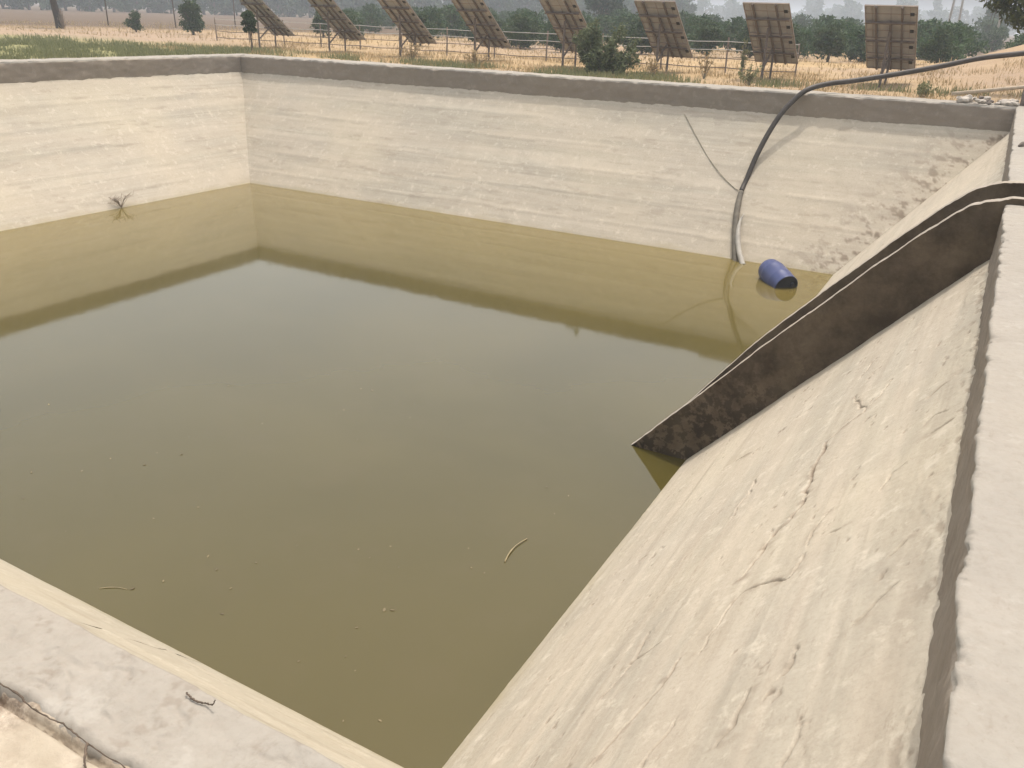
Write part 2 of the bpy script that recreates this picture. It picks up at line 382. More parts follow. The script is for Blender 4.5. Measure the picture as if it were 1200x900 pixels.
def coping_block(name, side, a0, a1, na, width, mat, parent, amp=1.0, r=.012, nt=8, edge=0.0):
    """rounded cast coping: top sheet, inner edge, vertical fascia"""
    prof = [(width, -.5)] + [(width, 0.0)] + [(width * (1 - i / nt), 0.0) for i in range(1, nt) if width * (1 - i / nt) > .06] + \
           [(.05, 0), (.025, 0), (r, 0), (.003, -.003), (0, -r), (0, -.03), (0, -.06)] + [(0, -z) for z in np.linspace(.1, ZF + .06, 12)]
    pr = np.array(prof); a = np.linspace(a0, a1, na)[:, None]
    o_ = pr[None, :, 0] + 0 * a; Z = pr[None, :, 1] + 0 * a; A = a + 0 * o_
    top = np.clip(1 + Z / .02, 0, 1)
    n = fbm(A * 2.6, (o_ - Z) * 4, 4, 23, .6); n2 = fbm(A * 9, (o_ - Z) * 9, 3, 27, .6)
    dz = (.012 * n + .006 * n2) * top * amp
    do = (.014 * n + .012 * n2) * (1 - top) * amp
    e = np.exp(-((o_ - Z) / .05) ** 2)
    chip = np.clip((fbm(A * 5.5, (o_ - Z) * 7, 5, 29, .66) + .05) * 1.3, 0, 1)
    do = do + e * chip * edge + (1 - top) * .006 * fbm(A * 22, (o_ - Z) * 22, 2, 33); dz = dz - e * chip * edge * .7
    O = o_ + do; Zz = Z + dz
    if side == 'R': P = np.stack([XR + O, A, Zz], -1)
    if side == 'L': P = np.stack([XL - O, A, Zz], -1)
    if side == 'B': P = np.stack([A, YB + O, Zz], -1)
    if side == 'N': P = np.stack([A, YN - O, Zz], -1)
    obj = grid(name, P, mat, parent, True, None, flip=side in 'LB')
    # fascia and top of the cast coping carry their own concrete
    obj.data.materials.append(FASC)
    npz = len(prof) - 1; lo = npz - 13
    mi = np.zeros((na - 1, npz), dtype=np.int32); mi[:, lo:] = 1
    obj.data.polygons.foreach_set('material_index', mi.ravel())
    return obj
w = thing('pond_wall', 'right concrete pond wall with cracked pale slope, cut by the inlet chute', 'wall', (0, 0, 0))
slope_panel('slope_face', .9, 9.6, 900, 400, 'R', SLOPE, w, zbot=-4.0)
slope_panel('slope_face', 9.6, YB + .6, 300, 130, 'R', SLOPE, w, zbot=-4.4)
coping_block('coping', 'R', .15, CH0 + .01, 1100, .95, COPE, w, 1.0, .016, 60, .028)
coping_block('coping', 'R', CH1 + TW - .01, YB + 1.2, 300, .95, COPE, w, 1.0, .02, 8, .03)
w = thing('pond_wall', 'back concrete pond wall under the hose, banded pale slope facing the camera', 'wall', (0, 0, 0))
slope_panel('slope_face', XL - .5, XR + .5, 620, 130, 'B', SLOPE, w)
coping_block('coping', 'B', XL, XR + .0, 420, 1.05, COPE, w, 1.6, .03, 6, .04)
w = thing('pond_wall', 'far left concrete pond wall, brightest slope with a dry twig plant at the waterline', 'wall', (0, 0, 0))
slope_panel('slope_face', .8, YB + .5, 420, 130, 'L', SLOPE, w)
coping_block('coping', 'L', .0, YB + 1.05, 300, 1.1, COPE, w, 1.6, .03, 6, .04)
w = thing('pond_wall', 'near pond wall at the lower left with crumpled mortar coping and sliver of wet slope', 'wall', (0, 0, 0))
slope_panel('slope_face', XL - .5, -5.2, 200, 60, 'N', SLOPE_N, w)
slope_panel('slope_face', -5.2, XR + .5, 420, 240, 'N', SLOPE_N, w, zbot=-4.2, amp=.4)
def near_coping(a0, a1, na, no):
    a = np.linspace(a0, a1, na)[:, None]
    pr = [(.262, -.09), (.258, -.03), (.25, -.006)] + [(q, 0.0) for q in np.linspace(.235, .012, no)] + [(.003, -.004), (0, -.016), (0, -.05), (0, -.2), (0, -.4), (0, -.62)]
    pr = np.array(pr); O = pr[None, :, 0] + 0 * a; Z = pr[None, :, 1] + 0 * a; A = a + 0 * O
    top = np.clip(1 + Z / .015, 0, 1)
    x = A + .12 * fbm(A * 3, O * 3, 3, 81); y = O + .12 * fbm(A * 3, O * 3, 3, 83)
    rid = 1 - np.abs(fbm(x * 4, y * 6, 3, 85)) * 3; dent = np.abs(fbm(x * 6.5, y * 8, 3, 87))
    d = .007 * np.clip(rid, 0, 1) + .018 * np.clip(fbm(x * 3, y * 3.4, 3, 89), -.4, .4) - .010 * np.clip(.10 - dent, 0, 1) * 10 * .5 + .004 * fbm(A * 28, O * 28, 3, 93)
    ragged = .022 * fbm(A * 7, A * 0 + 3, 4, 95, .65) + .02 * fbm(A * 2, A * 0 + 9, 2, 97)
    outer = np.clip((O - .15) / .1, 0, 1); inner = np.clip((.05 - O) / .05, 0, 1)
    P = np.stack([A, YN - (O + outer * ragged + inner * .012 * fbm(A * 4, A * 0, 4, 99)), Z + d * top], -1)
    dirt = .30 * np.clip((fbm(A * 14, O * 16, 4, 101, .7) - .40) * 4, 0, 1) * top
    return P, dirt
P, dirt = near_coping(-4.4, XR + .02, 900, 60); grid('coping', P, COPE, w, True, dirt)
P, dirt = near_coping(XL - 1.0, -4.4, 400, 8); grid('coping', P, COPE, w, True, dirt)

# water
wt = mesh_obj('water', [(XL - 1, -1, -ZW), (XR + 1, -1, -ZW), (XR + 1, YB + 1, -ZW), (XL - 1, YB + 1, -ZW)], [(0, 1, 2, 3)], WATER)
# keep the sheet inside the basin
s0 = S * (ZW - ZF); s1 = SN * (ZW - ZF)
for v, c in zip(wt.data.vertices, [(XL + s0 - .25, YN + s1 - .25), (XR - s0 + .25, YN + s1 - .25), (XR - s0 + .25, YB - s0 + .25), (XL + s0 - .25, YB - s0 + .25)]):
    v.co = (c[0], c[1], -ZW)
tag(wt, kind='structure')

# ------------------------------------------------------------------ inlet chute
TOP = [(2.6, .06), (.9, .065), (.32, .06), (.21, .045), (.05, -.005), (-.127, -.085), (-.34, -.27), (-.579, -.510), (-.87, -.82), (-1.169, -1.155), (-1.5, -1.52), (-1.83, -1.887), (-2.349, -2.492), (-2.75, -2.96), (-3.165, -3.438), (-3.52, -3.835), (-4.3, -4.70)]
def chute_bottom(x): return -.72 if x > XR else -ZF - (XR - x) / S - .14
ch = thing('inlet_chute', 'concrete inlet chute with two thin curved side walls running down the right slope into water', 'chute', (0, 0, 0))
pts = catmull([(x, 0, z) for x, z in TOP], 10)
def chute_wall(name, y0, y1, face_out, sgn):
    xs = np.array([p.x for p in pts]); zt = np.array([p.z for p in pts]); zb = np.array([chute_bottom(x) for x in xs])
    n = len(xs); nv = 26
    if sgn > 0: zt = zt - .22 * np.clip((-2.3 - xs) / 1.2, 0, 1)
    def sheet(y, wob, seed):
        t = np.linspace(0, 1, nv)[None, :]
        X = xs[:, None] + 0 * t; Z = zt[:, None] * (1 - t) + zb[:, None] * t
        Z = Z + .016 * fbm(X * 7, X * 0 + y, 4, 117, .7) * np.clip(1 - t * 4, 0, 1)
        Y = y + wob * fbm(X * 3, Z * 3, 4, seed, .6) * np.clip(t * 8, 0, 1) + .018 * fbm(X * 6, X * 0 + y * 3, 4, 121, .7) * np.clip(1 - t * 6, 0, 1)
        return np.stack([X, Y, Z], -1)
    a = sheet(y0, .02, 111); b = sheet(y1, .02, 115)
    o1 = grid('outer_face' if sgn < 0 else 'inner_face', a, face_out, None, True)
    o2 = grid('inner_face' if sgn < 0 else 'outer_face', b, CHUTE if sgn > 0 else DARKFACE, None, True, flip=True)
    ny = 7; t = np.linspace(0, 1, ny)[None, :]
    X = xs[:, None] + 0 * t; Y = (y0 + .018 * fbm(X * 6, X * 0 + y0 * 3, 4, 121, .7)) * (1 - t) + (y1 + .018 * fbm(X * 6, X * 0 + y1 * 3, 4, 121, .7)) * t
    Z = zt[:, None] + .012 * np.sin(t * math.pi) * 1.0 + .010 * fbm(X * 4, Y * 14, 4, 119, .6) * np.sin(t * math.pi) + .016 * (fbm(X * 7, X * 0 + y0, 4, 117, .7) * (1 - t) + fbm(X * 7, X * 0 + y1, 4, 117, .7) * t)
    Z = Z + 0 * X
    wall = grid(name, np.stack([X, Y, Z], -1), CHUTE, ch, True, flip=True)
    o1.parent = wall; o2.parent = wall
    return wall
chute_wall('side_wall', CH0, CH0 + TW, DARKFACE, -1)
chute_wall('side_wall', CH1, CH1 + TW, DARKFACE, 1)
xs = [p.x for p in pts]
fl = MB(); fv = []
for x in xs:
    zz = -.42 if x > .3 else chute_bottom(x) + .14 + .10 + (.0 if x < -.2 else (x + .2) * .35)
    fv += [(x, CH0 + TW - .02, zz), (x, CH1 + .02, zz)]
mesh_obj('channel_floor', fv, [(2 * i, 2 * i + 1, 2 * i + 3, 2 * i + 2) for i in range(len(xs) - 1)], CHUTE, ch)

# ------------------------------------------------------------------ ground, one sheet with the basin left open
def ring_axis(lo, hi, inner):
    out = [lo]
    return out
xsg = np.concatenate([-np.geomspace(1500, 60, 26), np.linspace(-55, XL - 1.0, 22), np.linspace(XL - 1, XR + .85, 24)[1:], np.linspace(XR + 2, 40, 24), np.geomspace(50, 1500, 22)])
ysg = np.concatenate([-np.geomspace(400, 20, 16), np.linspace(-14, 0.0, 8), [.3, .6, YN - .22], np.linspace(YN - .2, YB + .9, 22)[1:], np.linspace(YB + 2, 75, 60), np.geomspace(85, 1500, 30)])
X, Y = np.meshgrid(xsg, ysg, indexing='ij')
def bankz(x, y):
    """grassy dirt mound behind the right-hand corner"""
    m = 2.3 * np.exp(-(((x - 4.2) / 5.5) ** 2 + ((y - 40) / 7.5) ** 2))
    return m
def gz(x, y):
    z = GZ + .10 * fbm(x * .22, y * .22, 3, 131) * np.clip((np.hypot(x + 12, y - 12) - 12) / 12, .1, 1) + bankz(x, y)
    z = np.where((y < YN), -.03 - .12 * (x > -5.2), z)                       # level with the mortar near the camera
    return z
Z = gz(X, Y)
nx, ny_ = X.shape; idx = np.arange(nx * ny_).reshape(nx, ny_)
F = np.stack([idx[:-1, :-1], idx[1:, :-1], idx[1:, 1:], idx[:-1, 1:]], -1)
cx = (X[:-1, :-1] + X[1:, 1:]) / 2; cy = (Y[:-1, :-1] + Y[1:, 1:]) / 2
hole = (cx > XL - 1.0) & (cx < XR + .85) & (cy > YN - .21) & (cy < YB + .9)
patch = (cx > -3.6) & (cx < XR + .85) & (cy > -.01) & (cy < YN - .2)
gr = np_mesh('ground', np.stack([X, Y, Z], -1).reshape(-1, 3), F[~(hole)].reshape(-1, 4), GROUND, None, True)
tag(gr, kind='structure')
# dusty mortar and grit at the camera's feet
a = np.linspace(-4.6, XR + .9, 620)[:, None]; b = np.linspace(-.4, YN - .2, 200)[None, :]
A = a + 0 * b; B = b + 0 * a
cell = np.abs(fbm(A * 2.0 + 3, B * 2.0, 3, 141)); crack = np.clip(1 - cell / .05, 0, 1)
grit = np.clip((fbm(A * 2.4, B * 2.4, 4, 143) + .06) * 3.2, 0, 1)
grit = np.maximum(grit, .8 * np.clip(1 - (YN - .24 - B) / .05, 0, 1) * np.clip(fbm(A * 6, B * 6, 3, 145) * 3 + .5, 0, 1))
H = -.005 + .010 * fbm(A * 3, B * 3, 4, 147) - .012 * crack * (1 - grit) + .012 * grit * fbm(A * 40, B * 40, 3, 149, .7) - .008 * grit - .005 * np.clip((B - (YN - .26)) / .05, 0, 1)
H = H - .035 * np.exp(-((B - (YN - .272)) / .011) ** 2)
H = np.where(A < -4.5, -.05, H)
bk = grid('dirt_path', np.stack([A, B, H], -1), BANK, None, True, np.maximum(grit, .7 * crack))
tag(bk, kind='structure')

# ------------------------------------------------------------------ hose, rope, drum
hp = [(1.6, 26.3, 1.42), (.75, 25.95, 1.30), (.09, 25.6, 1.14), (-.81, 25.4, .99), (-1.71, 25.1, .75), (-2.64, 24.8, .53), (-3.55, 24.4, .34), (-4.12, 24.05, .245), (-4.53, 23.62, .10), (-4.80, 23.40, -.17), (-5.01, 23.17, -.50), (-5.20, 22.92, -.97), (-5.36, 22.6, -1.56), (-5.45, 22.28, -2.13), (-5.47, 22.02, -2.37), (-5.42, 21.66, -2.72), (-5.33, 21.33, -3.07), (-5.19, 20.98, -3.47), (-5.05, 20.68, -3.82), (-4.95, 20.5, -4.05)]
hose = thing('hose', 'long black hose arcing over the back coping and down into the pond', 'hose', hp[8])
off = Vector(hp[8])
cp = [p - off for p in catmull(hp, 8)]
k = 8 * 14
MB().tube(cp[:k + 1], .066, 14).build('black_section', HOSE, hose, True)
MB().tube(cp[k:], [.066 + .012 * min(1, i / 6) for i in range(len(cp) - k)], 14).build('muddy_section', simple('muddy_hose', (.13, .115, .09), .7, 0, .3, 5), hose, True)
lp = [Vector(q) - off for q in catmull([(-5.20, 21.52, -2.83), (-5.23, 21.32, -3.02), (-5.16, 21.05, -3.30), (-5.02, 20.78, -3.58), (-4.84, 20.52, -3.80), (-4.78, 20.44, -3.86)], 8)]
MB().tube(lp, [.012 + .055 * min(1, i / 16) for i in range(len(lp))], 12).build('pale_outlet_pipe', PIPEG, hose, True)
rp = [(-7.62, 23.43 + .0, -.80)]
rope_pts = catmull([(-7.68, 23.50, -.74), (-7.571, 23.41, -.835), (-7.1, 23.02, -1.27), (-6.62, 22.64, -1.70), (-6.1, 22.30, -2.07), (-5.72, 22.11, -2.29), (-5.56, 22.05, -2.35)], 8)
ro = MB().tube(rope_pts, .010, 8).build('rope', ROPE, None, True)
tag(ro, 'thin faded brown rope lying diagonally down the back slope to meet the hose', 'rope')

def lathe(prof, n=40):
    v = [(z, r * math.cos(2 * math.pi * k / n), r * math.sin(2 * math.pi * k / n)) for z, r in prof for k in range(n)]
    f = [(i * n + k, i * n + (k + 1) % n, (i + 1) * n + (k + 1) % n, (i + 1) * n + k) for i in range(len(prof) - 1) for k in range(n)]
    return v, f
drum = thing('drum', 'blue plastic drum floating half sunk and tipped beside the hose', 'drum', (-3.72, 19.30, -3.70))
prof = [(-.50, .0), (-.50, .15), (-.485, .185), (-.45, .225), (-.40, .26), (-.30, .283), (-.20, .292), (-.17, .300), (-.14, .292), (0, .297), (.14, .292), (.17, .300), (.20, .292), (.34, .287), (.42, .278), (.445, .285), (.46, .275)]
v, f = lathe(prof); MB().add(v, f).build('drum_body', BLUE, drum, True)
v, f = lathe([(.46, .275), (.462, .255), (.44, .245), (.44, 0.0)]); cap = MB().add(v, f).build('drum_end', BLUED, drum, True)
v, f = lathe([(.44, .0), (.47, .0), (.475, .03), (.47, .045), (.44, .045)], 16); bung = MB().add([(x, y + .13, z + .06) for x, y, z in v], f).build('bung', BLUED, cap, True)
dax = Vector((.62, -.66, -.20)).normalized()
drum.rotation_euler = dax.to_track_quat('X', 'Z').to_euler()

# ------------------------------------------------------------------ solar panels
PW, PL, PB, PZ = 1.47, 3.005, 0.648, .421
def make_panel():
    root = thing('solar_panel', 'x', 'solar panel')
    e = Vector((0, -math.cos(PB), math.sin(PB))); n = Vector((0, math.sin(PB), math.cos(PB)))   # up the panel, sunward normal
    o = Vector((0, 0, PZ - GZ))
    M = Matrix(((1, 0, 0, 0), (0, e.y, n.y, o.y), (0, e.z, n.z, o.z), (0, 0, 0, 1)))             # local x, along, out
    mh = PL / 4
    for k in range(4):
        fr = MB(); a0, a1 = k * mh + .01, (k + 1) * mh - .01; x0, x1 = -PW / 2, PW / 2
        fr.box(x0, x1, a0, a0 + .03, -.042, .0, M).box(x0, x1, a1 - .03, a1, -.042, .0, M)
        fr.box(x0, x0 + .03, a0 + .03, a1 - .03, -.042, .0, M).box(x1 - .03, x1, a0 + .03, a1 - .03, -.042, .0, M)
        fr.box(x0 + .03, x1 - .03, (a0 + a1) / 2 - .008, (a0 + a1) / 2 + .008, -.030, -.017, M)
        for q in (-.24, .0, .24): fr.box(q * PW * 1.5 - .006, q * PW * 1.5 + .006, a0 + .03, a1 - .03, -.0295, -.0165, M)
        m = fr.build('module_frame', ALU, root)
        MB().box(x0 + .03, x1 - .03, a0 + .03, a1 - .03, -.016, -.009, M).build('backsheet', BACKSHEET, m)
        MB().box(x0 + .03, x1 - .03, a0 + .03, a1 - .03, -.008, -.003, M).build('glass', GLASSF, m)
        MB().box(x1 - .20, x1 - .09, (a0 + a1) / 2 - .06, (a0 + a1) / 2 + .06, -.040, -.0165, M).build('junction_box', BLACKP, m)
    for fx in (-.28, .22):
        MB().box(fx * PW - .028, fx * PW + .028, .02, PL - .02, -.098, -.043, M).build('rail', RUST, root)
    MB().box(-.03, .03, .05, PL * .78, -.10, -.045, M).build('rail', RUST, root)
    for ka in (.22, .5, .78):
        MB().box(-PW / 2 + .04, PW / 2 - .04, PL * ka - .025, PL * ka + .025, -.150, -.101, M).build('crossbar', RUST, root)
    def under(a, out=-.15): return M @ Vector((0, a, out))
    p = under(PL * .22); MB().bar((p.x, p.y, -.25), p, .07, n=8).build('front_post', RUST, root)
    p = under(PL * .78); p2 = under(PL * .5)
    q = p2 + Vector((0, -.45, 0)); q = M @ Vector((0, PL * .66, -.15))
    MB().bar((q.x, q.y, -.25), q, .08, n=8).build('rear_post', RUST, root)
    MB().bar((q.x, q.y, .35), M @ Vector((0, PL * .30, -.15)), .045).build('brace', RUST, root)
    return root
pan = make_panel()
PX = [-31.437, -26.876, -22.766, -18.901, -14.84, -11.03, -7.228, -3.518]
PLAB = ['leftmost tilted solar panel in the row, seen most edge-on beside a slim sapling',
        'second solar panel from the left end of the row, steeply edge-on',
        'third solar panel from the left end of the row, above low fence rails',
        'fourth solar panel from the left, its brown gridded back leaning left',
        'solar panel just left of the big leafy green bush, top leaning left',
        'solar panel just right of the big leafy green bush, brown gridded back',
        'second solar panel from the right end, standing left of the square-looking last one',
        'rightmost solar panel seen square-on from behind, above the black hose']
for i, x in enumerate(PX):
    o = pan if i == 0 else dup(pan, (0, 0, 0))
    y = ROW_Y + ROW_M * x
    o.location = (x, y, GZ); o.rotation_euler = (0, 0, R(-1.3)); tag(o, PLAB[i], 'solar panel', 'solar panels in a row behind the pond')

# ------------------------------------------------------------------ fence behind the panels
fx = np.arange(-38, -4.2, 2.6)
FY = lambda x: ROW_Y + 1.3 + ROW_M * x
fe = thing('wire_fence', 'low wire fence on thin brown posts running behind the solar panels', 'fence', (fx[0], FY(fx[0]), GZ))
fo = Vector(fe.location)
for x in fx:
    h = 1.18 + random.uniform(-.06, .08); dx = random.uniform(-.04, .04)
    MB().bar(Vector((x, FY(x), GZ - .2)) - fo, Vector((x + dx, FY(x), GZ + h)) - fo, .055, n=6).build('post', POST, fe)
for hz, mt, wd in ((1.1, GALV, .028), (.82, GALV, .028), (.52, RUST, .03), (.2, RUST, .034)):
    q = []
    for i, x in enumerate(fx):
        q.append(Vector((x, FY(x) - .045, GZ + hz)) - fo)
        if i < len(fx) - 1: q.append(Vector((x + 1.3, FY(x + 1.3) - .045, GZ + hz - random.uniform(.0, .05))) - fo)
    MB().tube(q, wd / 2, 5).build('wire', mt, fe)

# ------------------------------------------------------------------ vegetation
def leaf_cloud(centres, radii, counts, size, flat=.75, seed=0, jitter=.35, shell=.45):
    g = np.random.default_rng(seed); Vs = []
    for c, r, n in zip(centres, radii, counts):
        d = g.normal(size=(n, 3)); d /= np.linalg.norm(d, axis=1, keepdims=True)
        rr = (shell + (1 - shell) * g.random(n)) * (1 + jitter * (g.random(n) - .5))
        Vs.append(np.array(c) + d * rr[:, None] * np.array(r))
    C = np.concatenate(Vs); n = len(C)
    a = g.normal(size=(n, 3)); a /= np.linalg.norm(a, axis=1, keepdims=True)
    b = np.cross(a, g.normal(size=(n, 3))); b /= np.linalg.norm(b, axis=1, keepdims=True)
    s = size * (.6 + .8 * g.random((n, 1)))
    a = a * s; b = b * s * flat * .55
    V = np.stack([C - a, C - b * .9 + a * .1, C + a, C + b + a * .1], 1).reshape(-1, 3)
    F = np.arange(4 * n).reshape(n, 4)
    return V, F
def crown_of(h0, h1, rad, nclump, per, size, mat, parent, seed, cone=0.0):
    g = np.random.default_rng(seed); cs = []; rs = []; ns = []
    for i in range(nclump):
        t = g.random(); ang = g.random() * 6.283; prof = math.sin(math.pi * (.18 + .74 * t)) * (1 - cone * t)
        rr = rad * prof * math.sqrt(g.random()) * .82
        cs.append((rr * math.cos(ang), rr * math.sin(ang), h0 + (h1 - h0) * (.12 + .8 * t)))
        k = rad * (.26 + .22 * g.random()); rs.append((k, k, k * .8)); ns.append(int(per * (.6 + .8 * g.random())))
    V, F = leaf_cloud(cs, rs, ns, size, seed=seed + 1)
    return np_mesh('crown', V, F, mat, parent), cs
def trunk_of(h, r, cs, mat, parent, seed, lean=0.0, nlimb=5):
    g = np.random.default_rng(seed); m = MB()
    p = [(lean * h * t + .04 * h * math.sin(3 * t + seed), .03 * h * math.sin(4 * t), h * t) for t in np.linspace(0, 1, 7)]
    p[0] = (0, 0, -.15)
    m.tube(p, [r * (1.25 - .6 * t) for t in np.linspace(0, 1, 7)], 8)
    for c in cs[:nlimb]:
        b = Vector(p[3 + int(g.integers(0, 3))]); c = Vector(c); mid = (b + c) / 2 + Vector((0, 0, -.05 * h))
        m.tube([b, mid, c], [r * .5, r * .35, r * .15], 6)
    return m.build('trunk', mat, parent, True)
def tree(name, label, cat, loc, h, h0, rad, nclump, per, size, leaf, bark, tr, seed, group=None, lean=0, cone=0.0):
    t = thing(name, label, cat, loc, 0, group)
    c, cs = crown_of(h0, h, rad, nclump, per, size, leaf, t, seed, cone)
    trunk_of(max(h0 + (h - h0) * .45, .4), tr, cs, bark, t, seed, lean)
    return t
def gzs(x, y): return float(gz(np.array([float(x)]), np.array([float(y)]))[0])

# citrus trees of the orchard just behind the fence: individually visible
cit = [tree('citrus_tree', 'x', 'tree', (0, 0, -50), 2.0, .12, 1.15, 30, 95, .105, L_CITRUS, BARK, .07, 200 + i, lean=.02) for i in range(3)]
CT = [(-37.0, 45.0, .9, 'dark round orchard tree behind the gap after the second solar panel'),
      (-40.5, 46.5, .95, 'dark round orchard tree behind the first and second solar panels'),
      (-29.5, 42.0, .95, 'dark orchard tree just right of the lower end of the second solar panel'),
      (-25.2, 45.8, 1.12, 'tall dark orchard tree in the gap right of the fourth solar panel'),
      (-33.8, 57.5, .9, 'smaller orchard tree between the third and fourth solar panels, farther back'),
      (-21.9, 44.6, 1.0, 'dark shadowy orchard tree behind the panel left of the leafy bush'),
      (-18.4, 47.5, 1.1, 'dark orchard tree between the leafy bush and the panel to its right'),
      (-14.7, 47.6, 1.0, 'dark orchard tree right of the panel beside the leafy bush'),
      (-12.8, 49.2, .92, 'orchard tree filling the middle of the gap between the third and second panels from right'),
      (-10.6, 47.2, .98, 'dark orchard tree right behind the edge of the second panel from the right'),
      (-8.6, 48.8, 1.08, 'rounded dark orchard tree in the gap between the two rightmost panels'),
      (-3.3, 46.0, .82, 'dark orchard tree right of the last solar panel, above the black hose'),
      (-6.2, 50.5, .9, 'orchard tree partly hidden behind the left edge of the last solar panel')]
for i, (x, y, s, lab) in enumerate(CT):
    o = cit[i] if i < 3 else dup(cit[i % 3], (0, 0, 0))
    o.location = (x, y, gzs(x, y)); o.rotation_euler = (0, 0, i * 1.7); s *= .88; o.scale = (s * random.uniform(.95, 1.2), s, s * random.uniform(.9, 1.08))
    tag(o, lab, 'tree', 'orchard trees behind the fence')
# deeper orchard rows, olive-green and partly faded
mid = tree('orchard_tree', 'x', 'tree', (0, 0, 0), 2.3, .1, 1.7, 28, 60, .17, L_FAR, BARK, .09, 240)
mid2 = tree('orchard_tree', 'x', 'tree', (0, 0, 0), 2.6, .1, 1.9, 28, 60, .17, L_FAR, BARK, .09, 244)
k = 0
for row, (yy, st) in enumerate(((54, 3.3), (61, 3.3), (70, 3.6), (82, 4.0), (97, 4.4), (118, 5.0))):
    x0, x1 = -.80 * yy, 1.5
    for x in np.arange(x0, x1, st):
        xx = x + random.uniform(-.9, .9); yv = yy + random.uniform(-1.6, 1.6)
        if random.random() < .07: continue
        src = mid if k % 2 else mid2; s = random.uniform(.54, .86) * (1 + .07 * row)
        lab = ('olive-green orchard tree in the rows beyond the fence, half lost among its neighbours', 'hazy orchard tree in the farther rows beyond the fence')[row > 2]
        if k < 2: o = src; o.location = (xx, yv, gzs(xx, yv)); o.scale = (s, s, s)
        else: o = dup(src, (xx, yv, gzs(xx, yv)), random.random() * 6, s)
        tag(o, lab, 'tree', ('orchard trees in the nearer back rows', 'orchard trees in the far back rows')[row > 2]); k += 1
# far tree line
far = [tree('distant_tree', 'x', 'tree', (0, 0, 0), 8.5, -.2, 3.6, 30, 42, .55, L_FAR, BARK, .22, 260),
       tree('distant_tree', 'x', 'tree', (0, 0, 0), 10, -.2, 2.3, 28, 38, .50, L_FAR, BARK, .20, 264, cone=.35),
       tree('distant_tree', 'x', 'tree', (0, 0, 0), 7.0, -.2, 4.2, 32, 42, .58, L_FAR, BARK, .22, 268)]
k = 0
def put_far(x, y, s, lab, grp):
    global k
    src = far[k % 3]
    if k < 3: o = src; o.location = (x, y, GZ); o.scale = (s, s, s); o.rotation_euler = (0, 0, random.random() * 6)
    else: o = dup(src, (x, y, GZ), random.random() * 6, s)
    tag(o, lab, 'tree', grp); k += 1
# left part: dense dark belt at the end of the bare field (about 170-230 m)
for q in np.arange(0, 1, .013):
    a = R(65 - 47 * q); d = 205 + 22 * q + random.uniform(-9, 9)
    put_far(-math.sin(a) * d, math.cos(a) * d, random.uniform(.85, 1.35), 'blue-green tree in the dense belt ending the bare field at upper left', 'trees of the left belt')
# centre and right: pale trees fading into the haze
for q in np.arange(0, 1, .0135):
    a = R(22 - 26 * q + random.uniform(-.3, .3)); d = 560 + random.uniform(-110, 110)
    put_far(-math.sin(a) * d, math.cos(a) * d, random.uniform(1.0, 1.9), 'pale grey tree fading into the haze along the horizon', 'hazy trees on the horizon')
# some single taller ones
bt = tree('tall_tree', 'tall dense grey-green tree rising behind the leafy bush to the top of the photo', 'tree', (-40, 92, GZ), 7.6, 1.0, 2.6, 40, 110, .24, L_FAR, BARK, .2, 280)
rt = dup(far[2], (-4.5, 165, GZ), 1.2, .85, 'broad hazy tree standing under the thin poles at the upper right'); tag(rt, cat='tree'); rt.pop('group', None)

# big loose bush against the back coping
bush = thing('leafy_bush', 'big loose grey-green bush growing against the back coping before the panels', 'bush', (-11.9, 27.3, GZ))
g = np.random.default_rng(5); cs = []; rs = []; ns = []; stems = MB()
for i in range(54):
    a = g.random() * 6.283; sp = .25 + .95 * g.random(); h = .25 + 1.42 * g.random() ** .8 * (1.12 - .42 * sp)
    tip = Vector((math.cos(a) * sp * 1.05, math.sin(a) * sp * .6, h)); b0 = Vector((math.cos(a) * .12, math.sin(a) * .1, -.1))
    stems.tube([b0, b0 * .5 + tip * .5 + Vector((0, 0, .12)), tip], [.014, .010, .004], 5)
    for t in (.55, .8, 1.0):
        c = b0.lerp(tip, t); r = .10 + .13 * g.random(); cs.append(tuple(c)); rs.append((r, r, r * 1.5)); ns.append(int(45 + 45 * g.random()))
V, F = leaf_cloud(cs, rs, ns, .062, .7, 7, shell=.1); np_mesh('foliage', V, F, L_BUSH, bush); stems.build('stems', BARKG, bush)
# slim sapling, small field bushes
sap = tree('sapling', 'slim young tree on a thin stem beside the leftmost solar panel', 'tree', (-28.0, 27.6, GZ), 1.6, .7, .42, 14, 60, .085, L_CITRUS, BARK, .035, 290, cone=.3)
fb = tree('field_bush', 'larger dark round bush standing alone on the straw field at upper left', 'bush', (-47.1, 41.5, GZ), 1.95, .15, 1.05, 26, 110, .10, L_CITRUS, BARK, .07, 300)
dup(fb, (-51.6, 40.7, GZ), 2.0, .62, 'smaller dark bush standing alone on the straw field at upper left')
# bent tree at the left
lt = thing('bent_tree', 'dark leaning tree trunk with dead branches at the upper left edge', 'tree', (-58.0, 39.6, GZ))
m = MB(); m.tube(catmull([(0, 0, -.2), (-.05, 0, .6), (-.25, 0, 1.5), (-.42, .1, 2.6), (-.3, .1, 3.8)], 5), [.30 - .008 * i for i in range(21)], 9)
m.tube([(-.3, 0, 1.9), (-1.0, .3, 2.8), (-1.6, .4, 4.0)], [.13, .1, .05], 6); m.tube([(-.4, 0, 2.5), (.6, -.2, 3.3), (1.2, -.2, 4.3)], [.13, .1, .05], 6)
m.build('trunk', BARKD, lt, True)
V, F = leaf_cloud([(-.3, .1, 4.8), (-1.7, .4, 4.7), (1.3, -.2, 4.7), (.4, .6, 5.4), (-.8, -.6, 5.3)], [(1.3, 1.3, .9)] * 5, [260] * 5, .17, seed=31); np_mesh('crown', V, F, L_CITRUS, lt)
db = MB(); g = np.random.default_rng(3)
